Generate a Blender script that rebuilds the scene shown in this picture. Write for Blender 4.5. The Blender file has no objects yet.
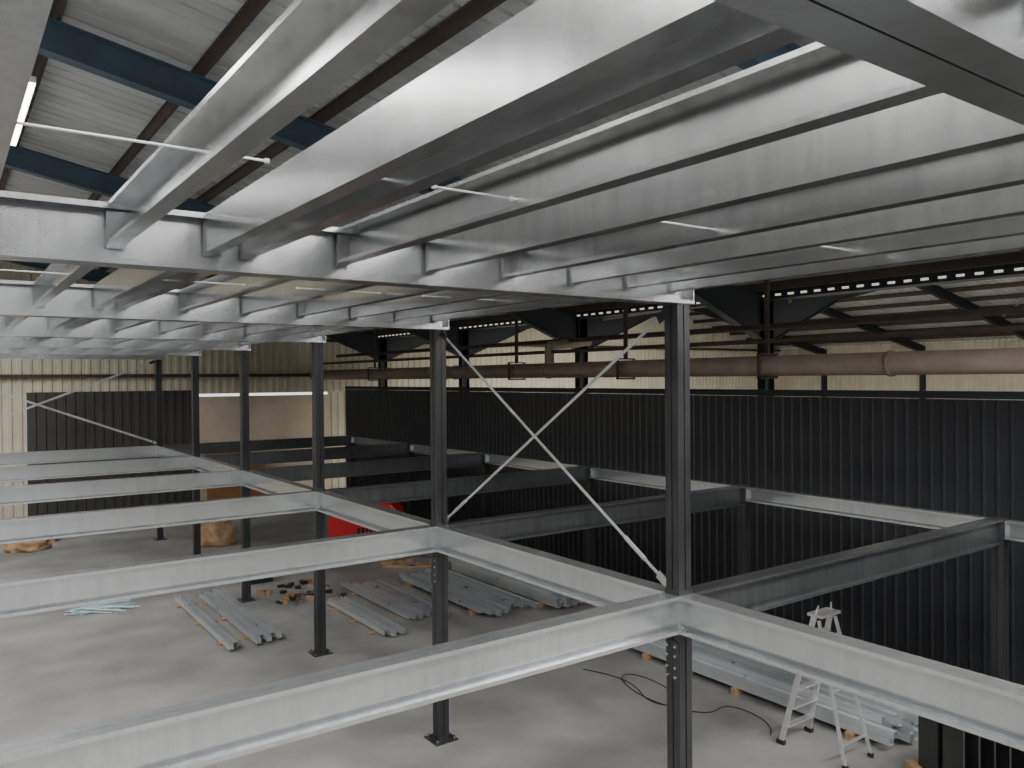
import bpy, math, random
from mathutils import Vector, Matrix
random.seed(7)
EYE=4.6
COLY=[0.80,4.78,8.85,12.85,16.85,20.8,24.9]
XA=5.17; XB=11.2; XC=-0.93; XD=-7.0
ZL=2.74; HB=0.32; ZU=5.23
# ------------------------------------------------------------ materials
def mat(name,base,rough=0.5,metal=0.0,var=0.0,scale=4.0,stretch=(1,1,1),base2=None,bump=0.0,bscale=40,emit=None,estr=0,rv=0.08,fine=0.0,streak=0.0):
    m=bpy.data.materials.new(name); m.use_nodes=True
    nt=m.node_tree; b=nt.nodes['Principled BSDF']
    b.inputs['Roughness'].default_value=rough; b.inputs['Metallic'].default_value=metal
    c=(*base,1); b.inputs['Base Color'].default_value=c
    tc=nt.nodes.new('ShaderNodeTexCoord'); mp=nt.nodes.new('ShaderNodeMapping')
    mp.inputs['Scale'].default_value=stretch
    nt.links.new(tc.outputs['Object'],mp.inputs['Vector'])
    if var>0 or base2:
        n=nt.nodes.new('ShaderNodeTexNoise'); n.inputs['Scale'].default_value=scale; n.inputs['Detail'].default_value=5; n.inputs['Roughness'].default_value=0.55
        nt.links.new(mp.outputs[0],n.inputs['Vector'])
        r=nt.nodes.new('ShaderNodeValToRGB'); r.color_ramp.elements[0].position=0.25; r.color_ramp.elements[1].position=0.75
        b2=base2 if base2 else tuple(min(1,x*(1+var)) for x in base)
        b1=base if base2 else tuple(x*(1-var) for x in base)
        r.color_ramp.elements[0].color=(*b1,1); r.color_ramp.elements[1].color=(*b2,1)
        nt.links.new(n.outputs['Fac'],r.inputs['Fac'])
        col=r.outputs[0]
        def scaleby(col,sock,amt):
            mr=nt.nodes.new('ShaderNodeMapRange'); mr.inputs['To Min'].default_value=1-amt; mr.inputs['To Max'].default_value=1+amt*.6
            nt.links.new(sock,mr.inputs['Value'])
            mx=nt.nodes.new('ShaderNodeVectorMath'); mx.operation='SCALE'
            nt.links.new(col,mx.inputs[0]); nt.links.new(mr.outputs[0],mx.inputs['Scale']); return mx.outputs[0]
        if fine>0:
            n3=nt.nodes.new('ShaderNodeTexVoronoi'); n3.inputs['Scale'].default_value=45
            nt.links.new(tc.outputs['Object'],n3.inputs['Vector'])
            sep=nt.nodes.new('ShaderNodeSeparateColor'); nt.links.new(n3.outputs['Color'],sep.inputs[0])
            col=scaleby(col,sep.outputs[0],fine)
        if streak>0:
            m2=nt.nodes.new('ShaderNodeMapping'); m2.inputs['Scale'].default_value=(5,5,0.6)
            nt.links.new(tc.outputs['Object'],m2.inputs['Vector'])
            n4=nt.nodes.new('ShaderNodeTexNoise'); n4.inputs['Scale'].default_value=2.2; n4.inputs['Detail'].default_value=7; n4.inputs['Roughness'].default_value=.7
            nt.links.new(m2.outputs[0],n4.inputs['Vector'])
            mm=nt.nodes.new('ShaderNodeMapRange'); mm.inputs['From Min'].default_value=.3; mm.inputs['From Max'].default_value=.6
            nt.links.new(n4.outputs['Fac'],mm.inputs['Value'])
            col=scaleby(col,mm.outputs[0],streak)
        nt.links.new(col,b.inputs['Base Color'])
        ma=nt.nodes.new('ShaderNodeMapRange'); ma.inputs['To Min'].default_value=max(0.05,rough-rv); ma.inputs['To Max'].default_value=min(1,rough+rv)
        nt.links.new(n.outputs['Fac'],ma.inputs['Value']); nt.links.new(ma.outputs[0],b.inputs['Roughness'])
    if bump>0:
        n2=nt.nodes.new('ShaderNodeTexNoise'); n2.inputs['Scale'].default_value=bscale; n2.inputs['Detail'].default_value=4
        nt.links.new(tc.outputs['Object'],n2.inputs['Vector'])
        bp=nt.nodes.new('ShaderNodeBump'); bp.inputs['Strength'].default_value=bump; bp.inputs['Distance'].default_value=0.01
        nt.links.new(n2.outputs['Fac'],bp.inputs['Height']); nt.links.new(bp.outputs[0],b.inputs['Normal'])
    if emit:
        b.inputs['Emission Color'].default_value=(*emit,1); b.inputs['Emission Strength'].default_value=estr
    return m
GALV=mat('galvanised_steel',(0.49,0.50,0.505),0.25,0.94,0.08,1.0,(1,1,1.5),rv=.05,fine=.03,streak=.12)
GALV_L=mat('galvanised_floor_beam',(0.56,0.58,0.585),0.24,0.82,0.07,1.0,(1,1,1.5),rv=.05,fine=.03,streak=.10)
GALV_J=mat('galvanised_joist',(0.50,0.505,0.505),0.20,0.97,0.08,0.8,(1.5,0.5,2),rv=.06,fine=.03,streak=.15)
BUN=mat('galvanised_stock',(0.62,0.65,0.67),0.3,0.55,0.08,3)
DARKB=mat('galv_dark_reflection',(0.15,0.155,0.16),0.32,0.8,0.1,1.5,(1,1,2),streak=.2)  # black wall's reflection put into the base colour of the right-hand cross beams
COLM=mat('primed_black_steel',(0.044,0.043,0.046),0.33,0.35,0.25,scale=2,streak=.3)
BLACKP=mat('black_cladding',(0.022,0.023,0.027),0.4,0.1,0.15,1.2)
DGREY=mat('dark_end_cladding',(0.06,0.056,0.05),0.6,0.0,0.2,1.2)
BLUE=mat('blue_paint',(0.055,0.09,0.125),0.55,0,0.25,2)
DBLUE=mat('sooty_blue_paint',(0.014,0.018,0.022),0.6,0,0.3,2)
RUST=mat('red_oxide_purlin',(0.065,0.045,0.034),0.75,0,0.35,3)
ROOF=mat('roof_sheet',(0.42,0.43,0.43),0.5,0.1,0.25,0.9,(0.6,2.0,1))
ROOF2=mat('roof_sheet_pale',(0.55,0.54,0.52),0.6,0.1,0.22,1.5)
CREAM=mat('cream_cladding',(0.62,0.57,0.43),0.65,0,0.15,1.0)
CONC=mat('render_blockwork',(0.62,0.54,0.41),0.9,0,0.2,0.8,bump=0.3,bscale=8)
GREYW=mat('grey_cladding',(0.15,0.15,0.145),0.65,0,0.15,1.0)
FLOORM=mat('power_floated_concrete',(0.17,0.17,0.163),0.6,0,0.1,0.7,base2=(0.35,0.345,0.33),bump=0.15,bscale=30,rv=.12)
DUCT=mat('grey_duct',(0.27,0.215,0.17),0.6,0.1,0.25,2)
TIMB=mat('timber',(0.42,0.27,0.14),0.8,0,0.25,6,(1,6,1))
PLY=mat('plywood',(0.34,0.17,0.07),0.75,0,0.25,3)
RED=mat('red_paint',(0.62,0.02,0.02),0.35,0,0.08,2)
WHITE=mat('white_paint',(0.8,0.8,0.8),0.5,0,0.05,3)
ALU=mat('aluminium',(0.72,0.72,0.72),0.35,0.7,0.08,8)
ZP=mat('zinc_plated',(0.60,0.61,0.61),0.4,0.45,0.06,8)
RUBBER=mat('black_rubber',(0.02,0.02,0.02),0.8,0,0.2,8)
TAN=mat('tan_sacking',(0.42,0.27,0.15),0.9,0,0.35,7,bump=0.6,bscale=10)
PBLUE=mat('pale_blue_strip',(0.35,0.62,0.68),0.4,0,0.1,5)
LAMP=mat('rooflight_grp',(0.9,0.9,0.85),0.6,0,0.03,3,emit=(1,0.93,0.84),estr=16)
FILL=mat('unseen_fill_glow',(0.9,0.9,0.9),0.6,0,0.03,3,emit=(1.0,0.99,0.98),estr=25)  # emission for unseen panels added to light the hall
FILL_DIM=mat('unseen_fill_glow_dim',(0.9,0.9,0.9),0.6,0,0.03,3,emit=(1.0,0.98,0.95),estr=14)  # weaker emission for other added panels out of view
DASH=mat('profile_filler_daylight',(0.9,0.9,0.9),0.6,0,0.03,3,emit=(1,0.93,0.82),estr=0.6)
BLUEBIN=mat('dark_blue_plastic',(0.03,0.05,0.09),0.5,0,0.2,5)

# ------------------------------------------------------------ mesh helper
class MB:
    def __init__(s): s.v=[]; s.f=[]; s.mi=[]; s.mats=[]
    def mid(s,m):
        if m not in s.mats: s.mats.append(m)
        return s.mats.index(m)
    def add(s,vs,fs,m):
        o=len(s.v); s.v+= [tuple(v) for v in vs]; k=s.mid(m)
        for f in fs: s.f.append([i+o for i in f]); s.mi.append(k)
    def box(s,x0,x1,y0,y1,z0,z1,m,M=None):
        vs=[Vector(p) for p in [(x0,y0,z0),(x1,y0,z0),(x1,y1,z0),(x0,y1,z0),(x0,y0,z1),(x1,y0,z1),(x1,y1,z1),(x0,y1,z1)]]
        if M: vs=[M@v for v in vs]
        s.add(vs,[(0,3,2,1),(4,5,6,7),(0,1,5,4),(1,2,6,5),(2,3,7,6),(3,0,4,7)],m)
    def prism(s,prof,p0,p1,ua,ub,m):
        p0=Vector(p0);p1=Vector(p1);ua=Vector(ua);ub=Vector(ub);n=len(prof)
        vs=[p0+ua*a+ub*b for a,b in prof]+[p1+ua*a+ub*b for a,b in prof]
        fs=[(i,(i+1)%n,n+(i+1)%n,n+i) for i in range(n)]+[tuple(range(n-1,-1,-1)),tuple(range(n,2*n))]
        s.add(vs,fs,m)
    def cyl(s,p0,p1,r,m,n=12,r2=None):
        p0=Vector(p0);p1=Vector(p1);d=(p1-p0).normalized()
        a=d.orthogonal().normalized(); b=d.cross(a); r2=r if r2 is None else r2
        vs=[p0+(a*math.cos(t)+b*math.sin(t))*r for t in [2*math.pi*i/n for i in range(n)]]
        vs+=[p1+(a*math.cos(t)+b*math.sin(t))*r2 for t in [2*math.pi*i/n for i in range(n)]]
        fs=[(i,(i+1)%n,n+(i+1)%n,n+i) for i in range(n)]+[tuple(range(n-1,-1,-1)),tuple(range(n,2*n))]
        s.add(vs,fs,m)
    def strap(s,p0,p1,w,t,side,m):
        p0=Vector(p0);p1=Vector(p1);d=(p1-p0).normalized();nn=Vector(side).normalized();b=d.cross(nn).normalized()
        s.prism([(-w/2,-t/2),(w/2,-t/2),(w/2,t/2),(-w/2,t/2)],p0,p1,b,nn,m)
    def obj(s,name,smooth=False,loc=None,parent=None,bevel=0):
        me=bpy.data.meshes.new(name); me.from_pydata(s.v,[],s.f)
        for m in s.mats: me.materials.append(m)
        me.polygons.foreach_set('material_index',s.mi)
        me.update()
        import bmesh
        bm=bmesh.new(); bm.from_mesh(me); bmesh.ops.recalc_face_normals(bm,faces=bm.faces); bm.to_mesh(me); bm.free()
        if smooth:
            for p in me.polygons: p.use_smooth=True
        o=bpy.data.objects.new(name,me); bpy.context.collection.objects.link(o)
        if loc: o.location=loc
        if parent: o.parent=parent
        if bevel:
            b=o.modifiers.new('bev','BEVEL'); b.width=bevel; b.segments=2; b.limit_method='ANGLE'
        return o
def inst(o,name,loc):
    c=o.copy(); c.name=name; c.location=loc; bpy.context.collection.objects.link(c); return c

def cprof(h,w,l,t,s=1):
    p=[(0,0),(w,0),(w,l),(w-t,l),(w-t,t),(t,t),(t,h-t),(w-t,h-t),(w-t,h-l),(w,h-l),(w,h),(0,h)]
    return [(a*s,b) for a,b in p]

def ribbed(mb,o,u,L,v,n,pitch,depth,m,top=0.35,side=0.1):
    """sheet: ribs repeat along u, run along v, rise along n"""
    o=Vector(o);u=Vector(u).normalized();v=Vector(v);n=Vector(n)
    prof=[];x=0
    while x<L:
        for a,h in ((0,0),(1-top-2*side,0),(1-top-side,depth),(1-side,depth)):
            if x+a*pitch<=L: prof.append((x+a*pitch,h))
        x+=pitch
    prof.append((L,0))
    vs=[];fs=[]
    for a,h in prof:
        p=o+u*a+n*h; vs.append(p); vs.append(p+v)
    for i in range(len(prof)-1): fs.append((2*i,2*i+2,2*i+3,2*i+1))
    mb.add(vs,fs,m)

# ------------------------------------------------------------ room shell
fl=MB(); fl.box(-16,46,-14,36,-0.2,0,FLOORM); fl.obj('floor')
YE=32.0; YS=-12
SL=0.194
def zr(x):
    if x<=14.2: return 9.18-SL*x if x>-9 else 9.18+SL*9+SL*(x+9)
    if x<=29: return (9.18-SL*14.2)+SL*(x-14.2)
    return (9.18-SL*14.2)+SL*14.8-SL*(x-29)
rf=MB()
def slope(mb,x0,x1,mt,pitch=0.30,depth=0.04):
    v=Vector((x1-x0,0,zr(x1)-zr(x0)))
    nn=Vector((-v.z,0,v.x)).normalized()
    ribbed(mb,(x0,YS,zr(x0)),(0,1,0),YE-YS,v,nn,pitch,depth,mt,0.10,0.05)
slope(rf,-9,14.1,ROOF); slope(rf,14.3,29,ROOF2); slope(rf,29,44,ROOF2)
slope(rf,-16,-9,ROOF)
rf.box(14.0,14.4,YS,YE,zr(14.2)-0.22,zr(14.2)+0.03,DBLUE)
rf.obj('ceiling_roof_sheeting')
ds=MB(); y=-4
while y<30:
    ds.box(13.975,13.995,y,y+0.13,zr(14.2)-0.165,zr(14.2)-0.125,DASH); y+=0.3
ds.obj('daylight_slots')  # glowing dashes stand in for daylight through the sheet profile at the gutter

# purlins : Z sections
pu=MB()
px=[-7.0,-5.4,-3.8,-2.06,-0.46,1.14,2.74,4.34,5.94,7.54,9.14,10.74,12.34,13.7]
def zprof(h,w,t): return [(-w,h-t),(-w,h),(t/2,h),(t/2,t),(w,t),(w,0),(-t/2,0),(-t/2,h-t)]
for x in px: pu.prism(zprof(0.16,0.045,0.012),(x,YS,zr(x)-0.17),(x,YE,zr(x)-0.17),(1,0,0),(0,0,1),RUST)
x=15.2
while x<43.5:
    pu.prism(zprof(0.18,0.06,0.012),(x,YS,zr(x)-0.19),(x,YE,zr(x)-0.19),(1,0,0),(0,0,1),RUST); x+=1.6
pu.obj('roof_purlins')

# rafters (I-section portal frames) with valley columns
def rafter(y):
    mb=MB()
    def seg(xa,xb,mt,d0=0.40,d1=0.40,off=0.19):
        za,zb=zr(xa)-off,zr(xb)-off
        f=0.10;t=0.018
        for (a0,a1,b0,b1,yy) in ((d0,d1,d0-t,d1-t,f),(t,t,0,0,f),(d0,d1,0,0,0.006)):
            vs=[(xa,y-yy,za-a0),(xb,y-yy,zb-a1),(xb,y+yy,zb-a1),(xa,y+yy,za-a0),
                (xa,y-yy,za-b0),(xb,y-yy,zb-b1),(xb,y+yy,zb-b1),(xa,y+yy,za-b0)]
            mb.add(vs,[(0,3,2,1),(4,5,6,7),(0,1,5,4),(1,2,6,5),(2,3,7,6),(3,0,4,7)],mt)
    seg(-9,11.6,BLUE); seg(-16,-9,BLUE)
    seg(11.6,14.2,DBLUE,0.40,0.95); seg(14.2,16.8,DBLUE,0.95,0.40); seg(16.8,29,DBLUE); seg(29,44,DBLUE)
    zt=zr(14.2)-0.2
    mb.box(14.05,14.07,y-0.1,y+0.1,0,zt,DBLUE); mb.box(14.33,14.35,y-0.1,y+0.1,0,zt,DBLUE); mb.box(14.07,14.33,y-.006,y+.006,0,zt,DBLUE)
    mb.box(43.7,44,y-0.1,y+0.1,0,zr(44)-0.2,DBLUE)
    return mb.obj('portal_frame')
for y in (-7.3,-1.3,4.65,10.63,16.6,22.6,28.6): rafter(y)
bz=MB()
for (xa,ya,xb,yb) in ((15,10.6,21,16.6),(21,10.6,15,16.6),(20,4.6,27,10.6),(30,10,38,16)):
    bz.cyl((xa,ya,zr(xa)-0.35),(xb,yb,zr(xb)-0.35),0.045,DUCT)
bz.obj('roof_wind_bracing')

# end wall (Y=YE)
we=MB()
ribbed(we,(-16,YE,4.1),(1,0,0),60,(0,0,8),(0,-1,0),0.3,0.04,CREAM)
ribbed(we,(-16,YE,0),(1,0,0),18.4,(0,0,4.1),(0,-1,0),0.3,0.04,CREAM)
ribbed(we,(2.4,YE-0.05,0),(1,0,0),5.5,(0,0,4.25),(0,-1,0),0.3,0.04,DGREY)
we.box(7.9,13.3,YE-0.15,YE,0,4.0,CONC)
ribbed(we,(13.3,YE,0),(1,0,0),31,(0,0,4.1),(0,-1,0),0.3,0.04,CREAM)
for z in (4.75,6.2): we.box(-16,44,YE-0.25,YE-0.1,z,z+0.12,RUST)
we.obj('wall_end')
wf=MB(); ribbed(wf,(44,YS,0),(0,1,0),YE-YS,(0,0,zr(44)),(-1,0,0),0.3,0.04,CREAM); wf.obj('wall_far_side')
wl=MB(); ribbed(wl,(-16,YS,0),(0,1,0),YE-YS,(0,0,zr(-16)),(1,0,0),0.3,0.04,GREYW); wl.obj('wall_left')
wb=MB()
ribbed(wb,(-16,YS,0),(1,0,0),11,(0,0,12),(0,1,0),0.3,0.04,GREYW)
ribbed(wb,(-5,YS,5.0),(1,0,0),9,(0,0,7),(0,1,0),0.3,0.04,GREYW)
ribbed(wb,(4,YS,0),(1,0,0),40,(0,0,12),(0,1,0),0.3,0.04,GREYW)
wb.obj('wall_back')
# black partition
wp=MB()
ribbed(wp,(13.0,-8,0),(0,1,0),37.5,(0,0,4.22),(-1,0,0),0.20,0.028,BLACKP,0.12,0.1)
wp.box(13.02,13.12,-8,29.5,0,4.22,BLACKP)
wp.obj('wall_partition')
tr=MB(); tr.prism([(0,0),(0.09,0),(0.09,0.02),(0.012,0.02),(0.012,0.10),(0.09,0.10),(0.09,0.12),(0,0.12)],(13.0,-8,4.23),(13.0,29.5,4.23),(1,0,0),(0,0,1),DBLUE)
tr.obj('trim_1')

# duct pipe
dp=MB()
dp.cyl((12.6,-8,4.80),(12.6,31.7,4.80),0.19,DUCT,24)
for y in [-2,2.5,7,11.5,16,20.5,25]:
    dp.cyl((12.6,y-0.03,4.8),(12.6,y+0.03,4.8),0.215,DUCT,24)
d=dp.obj('ventilation_duct',smooth=False)
for p in d.data.polygons: p.use_smooth=len(p.vertices)==4
dh=MB()
for y in (4.0,9.4,13.2,17.4,21.5,26): 
    dh.box(12.57,12.63,y-0.04,y+0.04,5.03,zr(12.6)-0.2,RUST)
    dh.box(12.33,12.87,y-0.03,y+0.03,4.56,4.60,RUST)
    dh.box(12.33,12.36,y-0.03,y+0.03,4.56,5.04,RUST); dh.box(12.84,12.87,y-0.03,y+0.03,4.56,5.04,RUST); dh.box(12.33,12.87,y-0.03,y+0.03,5.01,5.04,RUST)
dh.obj('duct_hangers')
bd=MB()
bd.cyl((12.3,15.6,4.95),(12.3,15.6,5.45),0.12,DUCT,16); bd.cyl((12.3,15.6,5.4),(13.6,15.6,5.55),0.12,DUCT,16)
bd.cyl((12.3,-6,5.25),(12.3,30,5.25),0.045,RUST,10)
bd.cyl((12.9,-6,5.55),(12.9,30,5.55),0.06,RUST,10)
o=bd.obj('service_pipes')

# ------------------------------------------------------------ columns
def column(name,x,y,top,splice=True,mt=COLM):
    mb=MB(); h=0.075
    mb.prism([(-h,-h),(-0.008,-h),(-0.008,-h+0.008),(0.008,-h+0.008),(0.008,-h),(h,-h),(h,-0.008),(h-0.008,-0.008),(h-0.008,0.008),(h,0.008),(h,h),(0.008,h),(0.008,h-0.008),(-0.008,h-0.008),(-0.008,h),(-h,h),(-h,0.008),(-h+0.008,0.008),(-h+0.008,-0.008),(-h,-0.008)],
             (0,0,0.015),(0,0,top),(1,0,0),(0,1,0),mt)
    mb.box(-0.16,0.16,-0.16,0.16,0,0.015,mt)
    for sx in (-0.12,0.12):
        for sy in (-0.12,0.12): mb.cyl((sx,sy,0.015),(sx,sy,0.05),0.014,GALV,6)
    if splice:
        for sx in (-1,1):
            mb.box(sx*h-0.006 if sx>0 else -h-0.012,h+0.012 if sx>0 else -h,-0.07,0.07,ZL-HB-0.42,ZL-HB-0.08,mt)
            for zz in (0.38,0.30,0.2,0.12):
                for yy in (-0.045,0.045): mb.cyl((sx*(h+0.01),yy,ZL-HB-zz),(sx*(h+0.03),yy,ZL-HB-zz),0.013,GALV,6)
        mb.box(-h-0.012,h+0.012,-h-0.012,h+0.012,top-0.012,top,mt)
        for z0 in (ZL-HB-0.03,):
            mb.box(-h-0.008,h+0.008,-h-0.008,h+0.008,z0,ZL+0.04,mt)
            for sx in (-1,1):
                for zz in (0.07,0.25):
                    mb.cyl((sx*0.05,-h-0.008,z0+zz),(sx*0.05,-h-0.028,z0+zz),0.014,GALV,6)
    return mb.obj(name,loc=(x,y,0))
ca=column('steel_column',XA,COLY[0],ZU)
for i,y in enumerate(COLY[1:]): inst(ca,'steel_column.%03d'%(i+1),(XA,y,0))
for i,y in enumerate(COLY): inst(ca,'steel_column.%03d'%(i+10),(XC,y,0))
for i,y in enumerate(COLY): inst(ca,'steel_column.%03d'%(i+20),(XD,y,0))
cb=column('edge_column',XB,COLY[0],ZL,False)
for i,y in enumerate(COLY[1:]): inst(cb,'edge_column.%03d'%(i+1),(XB,y,0))

# ------------------------------------------------------------ beams
def beam_x(mb,x0,x1,y,z,h=HB,w=0.085,mt=GALV):
    for s in (1,-1): mb.prism(cprof(h,w,0.03,0.006,s),(x0,y+0.003*s,z),(x1,y+0.003*s,z),(0,1,0),(0,0,1),mt)
    mb.box(x0,x0+0.012,y-w,y+w,z+.01,z+h-.01,mt); mb.box(x1-0.012,x1,y-w,y+w,z+.01,z+h-.01,mt)
def beam_y(mb,y0,y1,x,z,h=HB,w=0.085,mt=GALV):
    for s in (1,-1): mb.prism(cprof(h,w,0.03,0.006,s),(x+0.003*s,y0,z),(x+0.003*s,y1,z),(1,0,0),(0,0,1),mt)
    mb.box(x-w,x+w,y0,y0+0.012,z+.01,z+h-.01,mt); mb.box(x-w,x+w,y1-0.012,y1,z+.01,z+h-.01,mt)
k=0.085
for y in COLY:
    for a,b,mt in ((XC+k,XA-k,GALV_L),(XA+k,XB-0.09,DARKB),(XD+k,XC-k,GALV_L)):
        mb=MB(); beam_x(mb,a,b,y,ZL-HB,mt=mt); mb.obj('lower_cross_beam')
for i in range(len(COLY)-1):
    for xx in (XA,XC):
        mb=MB(); beam_y(mb,COLY[i]+k,COLY[i+1]-k,xx,ZL-HB,mt=GALV_L); mb.obj('lower_longitudinal_beam')
    mb=MB(); beam_y(mb,COLY[i]+0.09,COLY[i+1]-0.09,XB,ZL-0.26,h=0.24,w=0.07,mt=GALV_L); mb.obj('lower_edge_beam')
for xx in (XA,XC):
    mb=MB(); beam_y(mb,-3.2,COLY[0]-k,xx,ZL-HB,mt=GALV_L); mb.obj('lower_longitudinal_beam')
for y in COLY:
    mb=MB(); beam_x(mb,XD-0.1,XA+0.12,y,ZU,h=0.32,w=0.09); mb.obj('upper_primary_beam')
# joists
JH=0.22; JZ=ZU+0.105
js=[(.12,'flat'),(.76,'open'),(1.26,'flat'),(1.47,'flat'),(2.07,'open'),(2.71,'flat'),(3.35,'open'),(3.99,'flat'),(4.58,'open'),(5.1,'flat')]
for k2 in range(-11,0): js.append((0.12+0.632*k2,'open' if (k2%2)==1 else 'flat'))
def joists(y0,y1):
    mb=MB()
    for x,t in js:
        if t=='open':   # web on far side, opening toward -X
            mb.prism(cprof(JH,0.085,0.02,0.004,-1),(x+0.06,y0,JZ),(x+0.06,y1,JZ),(1,0,0),(0,0,1),GALV_J)
        else:
            mb.prism(cprof(JH,0.085,0.02,0.004,1),(x-0.02,y0,JZ),(x-0.02,y1,JZ),(1,0,0),(0,0,1),GALV_J)
        for yy in (y0+0.002,y1-0.008):
            mb.box(x-0.03,x+0.07,yy,yy+0.006,JZ-0.02,JZ+JH-0.03,GALV_J)
    return mb.obj('upper_floor_joists')
for i in range(len(COLY)-1): joists(COLY[i]+0.04,COLY[i+1]-0.04)
joists(-3.0,COLY[0]-0.04)
def rods(y,lst):
    mb=MB()
    for a,b in lst:
        mb.cyl((a,y,JZ+0.075),(b,y,JZ+0.075),0.005,ZP,8)
        for e in (a,b): mb.cyl((e-0.008,y,JZ+0.075),(e+0.008,y,JZ+0.075),0.010,ZP,6)
    return mb.obj('anti_sag_rods')
R1=[(0.17,0.99),(1.25,2.14),(1.7,2.1),(2.97,3.47),(4.07,4.9)]
rods(2.93,R1)
for i in range(1,len(COLY)-1): rods((COLY[i]+COLY[i+1])/2,[(-5+j*1.26,-5+j*1.26+0.8) for j in range(8)])

# X bracing
def xbrace(p_top,p_bot,q_top,q_bot,nrm,w=0.028):
    mb=MB()
    for a,b in ((p_top,q_bot),(q_top,p_bot)):
        first=(a==p_top)
        a=Vector(a);b=Vector(b);d=(b-a).normalized()
        off=Vector(nrm)*0.012*(1 if first else -1)
        mb.strap(a+off,b+off,w,0.008,nrm,ZP)
        mb.cyl(b-d*0.55+off,b-d*0.25+off,0.02,ZP,8)
        for e in (a,b):
            mb.strap(e-d*0.06+off,e+d*0.10+off,0.08,0.01,nrm,COLM if e is a else GALV)
    return mb.obj('cross_brace')
y1,y2=COLY[1],COLY[2]
xbrace((XA,y1+0.15,ZU-0.07),(XA,y1+0.18,ZL+0.09),(XA,y2-0.15,ZU-0.07),(XA,y2-0.15,ZL+0.09),(1,0,0))
y6=COLY[6]
xbrace((XC+0.15,y6,ZU-0.07),(XC+0.15,y6,ZL+0.1),(XA-0.15,y6,ZU-0.07),(XA-0.15,y6,ZL+0.1),(0,1,0),0.055)

# ------------------------------------------------------------ bundles of sections on floor
def bundle(name,x0,x1,y0,y1,layers,z0=0.09,jit=0.12,h=0.09,w=0.085,mt=BUN):
    mb=MB(); 
    n=int((x1-x0)/(w+0.012))
    for yy in (y0+0.45,(y0+y1)/2,y1-0.45): mb.box(x0-0.06,x1+0.04,yy-0.045,yy+0.045,0,z0,TIMB)
    for L in range(layers):
        for i in range(n):
            if L==layers-1 and random.random()<0.15: continue
            a=random.uniform(-jit,jit);b=random.uniform(-jit,jit)
            xx=x0+i*(w+0.012)
            t=0.006
            pr=[(0,0),(t,0),(t,h-t),(w-t,h-t),(w-t,0),(w,0),(w,h),(0,h)]
            if (i+L)%2==0: pr=[(p,h-q) for p,q in pr]
            mb.prism(pr,(xx,y0+a,z0+L*(h+0.004)),(xx,y1+b,z0+L*(h+0.004)),(1,0,0),(0,0,1),mt)
    return mb.obj(name)
bundle('steel_section_bundle',9.35,10.75,5.3,9.8,3,jit=.18)
bundle('steel_section_bundle',8.4,9.6,12.7,16.2,1,jit=.25)
bundle('steel_section_bundle',9.8,10.9,12.3,16.3,3)
bundle('steel_section_bundle',4.4,4.95,13.9,17.5,1,z0=0.05)
bundle('steel_section_bundle',3.92,4.2,13.8,17.6,1,z0=0.05,jit=.05)
bundle('steel_section_bundle',6.3,6.8,12.8,15.5,1,z0=0.03)
bundle('steel_section_bundle',7.2,8.0,13.6,16.4,1,z0=0.03,jit=.3)

# ------------------------------------------------------------ stepladder
def ladder(xc,yc):
    mb=MB(); H=1.68
    def bar(a,b,w,t): 
        a=Vector(a);b=Vector(b); mb.strap(a,b,w,t,(1,0,0),ALU)
    tp=.17; S=.43
    for sx in (-1,1):
        bar((sx*.29,S,0.03),(sx*tp,.03,H),0.065,0.025)
        mb.box(sx*.29-.03,sx*.29+.03,S-.05,S+.05,0,.05,RUBBER)
        bar((sx*.27,-S,0.03),(sx*tp,-.03,H-0.05),0.04,0.02)
        mb.box(sx*.27-.02,sx*.27+.02,-S-.03,-S+.03,0,.05,RUBBER)
        f=0.45; bar((sx*(.29-.12*f),S-(S-.03)*f,H*f),(sx*(.27-.1*f),-S+(S-.03)*f,H*f),0.02,0.006)
    for i in range(1,7):
        f=i/7.0; x=.29-.12*f; y=S-(S-.03)*f; z=H*f
        mb.box(-x,x,y-.045,y+.035,z-.012,z+.012,ALU)
    for f in (0.15,0.5,0.85):
        x=.27-.1*f; y=-S+(S-.03)*f; mb.box(-x,x,y-.012,y+.012,H*f-.015,H*f+.015,ALU)
    mb.box(-.2,.2,-.09,.11,H-.01,H+.025,ALU)
    for sx in (-1,1): mb.cyl((sx*tp,.03,H),(sx*.13,-.0,H+.0+.12),0.012,ALU,8)
    return mb.obj('stepladder',loc=(xc,yc,0))
ladder(8.82,5.76)

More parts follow.
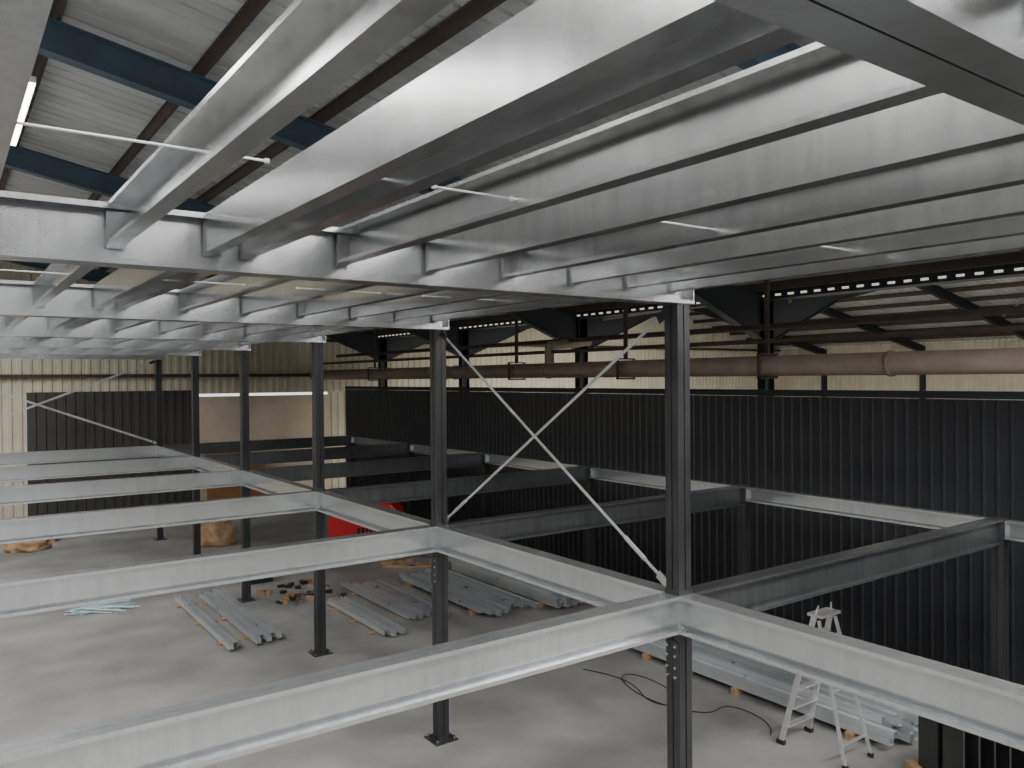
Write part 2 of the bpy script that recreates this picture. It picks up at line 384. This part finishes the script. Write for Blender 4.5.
# ------------------------------------------------------------ red site compressor
def compressor(x,y):
    e=bpy.data.objects.new('site_compressor',None); bpy.context.collection.objects.link(e); e.location=(x,y,0); e.rotation_euler=(0,0,math.radians(-35)); e.scale=(.9,.85,.98)
    b=MB()
    pr=[(-1.0,.45),(1.0,.45),(1.06,.8),(.98,1.2),(.75,1.42),(-.6,1.5),(-.92,1.35),(-1.05,.9)]
    b.prism(pr,(0,-.6,0),(0,.6,0),(1,0,0),(0,0,1),RED)
    b.obj('canopy',parent=e,bevel=.06)
    c=MB()
    c.box(-1.05,1.05,-.5,.5,.36,.46,RUBBER)
    for yy in (-.68,.68):
        c.cyl((0,yy-.09,.3),(0,yy+.09,.3),.3,RUBBER,24); c.cyl((0,yy-.1,.3),(0,yy+.1,.3),.14,WHITE,16)
    c.cyl((1.0,0,.42),(1.9,0,.42),.04,RUBBER); c.cyl((1.8,0,.0),(1.8,0,.5),.03,GALV)
    c.obj('chassis',parent=e)
    l=MB()
    xx=-.5
    for w in (.1,.05,.1,.1,.04,.1,.1): 
        l.box(xx,xx+w,-.608,-.6,1.17,1.33,WHITE)
        if w>.07: l.box(xx+.03,xx+w-.02,-.612,-.608,1.21,1.27,RED)
        xx+=w+.04
    for i in range(5): l.box(-.2+.12*i,-.12+.12*i,-.61,-.6,.55,.8,RUBBER)
    l.obj('lettering',parent=e)
compressor(9.15,19.4)

# ------------------------------------------------------------ small items
def heap(name,x,y,sx,sy,sz,m,seed=1):
    import bmesh
    bm=bmesh.new(); bmesh.ops.create_icosphere(bm,subdivisions=4,radius=1)
    from mathutils import noise
    for v in bm.verts:
        n=noise.noise(v.co*2.1+Vector((seed,0,0)))*.35+noise.noise(v.co*5+Vector((0,seed,0)))*.12
        v.co=Vector((v.co.x*sx*(1+n),v.co.y*sy*(1+n),max(0,(v.co.z+.35)*sz*(1+n)/1.35)))
    me=bpy.data.meshes.new(name); bm.to_mesh(me); bm.free(); me.materials.append(m)
    for p in me.polygons: p.use_smooth=True
    o=bpy.data.objects.new(name,me); o.location=(x,y,0); bpy.context.collection.objects.link(o); return o
heap('sacking_heap',6.3,23.1,.5,.4,.75,TAN,3)
heap('sacking_heap',1.9,25.6,.5,.4,.35,TAN,5)
def pallet(x,y,rot=0,name='timber_pallet',load=None):
    mb=MB(); 
    for i in range(7): mb.box(-.6+.175*i,-.6+.175*i+.13,-.5,.5,.122,.144,TIMB)
    for yy in (-.5,-.05,.4):
        mb.box(-.6,.6,yy,yy+.1,.1,.122,TIMB); mb.box(-.6,.6,yy,yy+.1,0,.02,TIMB)
        for xx in (-.6,-.07,.46): mb.box(xx,xx+.14,yy,yy+.1,.02,.1,TIMB)
    if load=='brackets':
        for i in range(6):
            for j in range(2):
                X0=-.5+.17*i; Y0=-.42+.45*j; tt=.98-.06*((i+j)%3)
                mb.box(X0,X0+.02,Y0,Y0+.36,.144,tt,COLM); mb.box(X0,X0+.12,Y0,Y0+.36,.144,.165,COLM); mb.box(X0,X0+.12,Y0+.34,Y0+.36,.144,tt-.03,COLM)
    if load=='sheets':
        for i in range(10): mb.box(-.58,.58,-.48,.48,.146+.022*i,.165+.022*i,PLY)
    o=mb.obj(name,loc=(x,y,0)); o.rotation_euler=(0,0,rot); return o
pallet(9.3,4.15,-.55,'bracket_pallet','brackets')
pallet(2.0,26.8,.1,'plywood_pallet','sheets'); pallet(0.8,29.0,.1,'plywood_pallet','sheets')
pallet(7.2,29.0,.1)
mb=MB()
for i in range(5):
    M=Matrix.Translation((8.2+.25*i,31.35-.03*i,0.01))@Matrix.Rotation(math.radians(-8),4,'X')
    mb.box(0,1.22,0,.018,0,2.2-.15*i,PLY,M)
mb.obj('leaning_plywood_sheets')
mb=MB(); mb.box(-.25,.25,-.13,.13,0,.22,RUBBER); mb.box(-.26,.26,-.14,.14,.22,.29,BLUEBIN); mb.box(-.14,-.12,-.02,.02,.29,.36,RUBBER); mb.box(.12,.14,-.02,.02,.29,.36,RUBBER); mb.box(-.14,.14,-.02,.02,.345,.365,RUBBER)
mb.box(-.2,-.15,-.15,-.13,.16,.26,ALU); mb.box(.15,.2,-.15,-.13,.16,.26,ALU)
mb.obj('toolbox',loc=(5.9,18.2,0))
mb=MB()
for i in range(34):
    a=random.uniform(0,3.14);M=Matrix.Translation((random.uniform(-.55,.8),random.uniform(-.8,.9),0))@Matrix.Rotation(a,4,'Z')
    w=random.uniform(.1,.3); mt=random.choice([RUBBER,TIMB,GALV,TAN,COLM]); hh=random.uniform(.03,.08)
    mb.box(-w/2,w/2,-.03,.03,0,hh,mt,M); mb.box(-w/2,-w/2+.03,-.08,.08,0,hh,mt,M)
mb.obj('loose_fixings',loc=(6.15,16.7,0))
mb=MB()
for i in range(16):
    M=Matrix.Translation((random.uniform(-.25,.25),random.uniform(-.3,.3),.006*i))@Matrix.Rotation(random.uniform(-.9,.6),4,'Z')
    mb.box(-.5,.5,-.018,.018,0,.012,random.choice([PBLUE,WHITE,PBLUE]),M)
mb.obj('plastic_strip_offcuts',loc=(2.55,17.9,0))
mb=MB()
for i in range(7):
    M=Matrix.Translation((random.uniform(-.5,.5),random.uniform(-.5,.5),.0))@Matrix.Rotation(random.uniform(0,3),4,'Z')
    mb.box(-.4,.4,-.04,.04,0,.05,TIMB,M)
mb.obj('timber_offcuts',loc=(9.6,17.6,0))
def cable(pts,name='extension_cable'):
    cu=bpy.data.curves.new(name,'CURVE'); cu.dimensions='3D'; cu.bevel_depth=.006; sp=cu.splines.new('NURBS'); sp.points.add(len(pts)-1)
    for p,q in zip(sp.points,pts): p.co=(q[0],q[1],.012,1)
    sp.use_endpoint_u=True; sp.order_u=4; cu.materials.append(RUBBER)
    o=bpy.data.objects.new(name,cu); bpy.context.collection.objects.link(o)
cable([(8.2,9.6),(8.6,8.8),(8.0,8.2),(8.3,7.6),(8.8,8.3),(8.7,9.2),(8.3,8.9),(8.1,8.0),(8.5,7.1),(9.0,7.6),(9.0,6.6),(8.6,6.4)])
cable([(9.6,19),(10.4,18.2),(9.9,17.6),(10.8,17.2),(11.6,17.9)])

# ------------------------------------------------------------ glowing panels added under roof, out of view, & strip lamp
def fill_panel(x0,x1,y0,y1,m,name='added_fill_panel_1'):
    mb=MB(); z0,z1=zr(x0)-0.012,zr(x1)-0.012
    mb.add([(x0,y0,z0),(x1,y0,z1),(x1,y1,z1),(x0,y1,z0)],[(0,1,2,3)],m); return mb.obj(name)
n=1
L=[(-8.5,-0.6,y,y+2.2,FILL) for y in (-5,0,5.2,11.2,17.2,23.2)]+[(-.4,13,-5.5,-3.2,FILL_DIM),(1,13,-.8,0.6,FILL)]
L+=[(15.5,28.5,y,y+2.0,FILL_DIM) for y in (-6,0,5.5,11.5,17.5,23.5)]
for (a,b,c,d2,m) in L:
    fill_panel(a,b,c,d2,m,'added_fill_panel_%d'%n); n+=1
mb=MB(); mb.box(-.09,.09,-1.65,1.65,-.08,0,WHITE); mb.box(-.075,.075,-1.63,1.63,-.10,-.08,LAMP)
for yy in (-1.2,1.2): mb.cyl((0,yy,0),(0,yy,.26),.006,ALU,6)
mb.obj('strip_light',loc=(0.96,13.6,zr(0.96)-.46))

# ------------------------------------------------------------ world + lights
w=bpy.data.worlds.new('World'); bpy.context.scene.world=w; w.use_nodes=True
bg=w.node_tree.nodes['Background']; bg.inputs[0].default_value=(0.93,0.96,1,1); bg.inputs[1].default_value=1.6

# ------------------------------------------------------------ camera
R0=Vector((.8134,-.5816,0)); F0=Vector((.5816,.8134,0)); Z=Vector((0,0,1))
p=0.00675; r=0.0077
F=F0*math.cos(p)-Z*math.sin(p); U0=Z*math.cos(p)+F0*math.sin(p)
CR=R0*math.cos(r)-U0*math.sin(r); CU=R0*math.sin(r)+U0*math.cos(r)
cam=bpy.data.cameras.new('Camera'); co=bpy.data.objects.new('Camera',cam); bpy.context.collection.objects.link(co)
M=Matrix(((CR.x,CU.x,-F.x,0),(CR.y,CU.y,-F.y,0),(CR.z,CU.z,-F.z,EYE),(0,0,0,1)))
co.matrix_world=M
cam.sensor_width=36; cam.lens=36*800/1024; cam.clip_start=0.05; cam.clip_end=300
bpy.context.scene.camera=co
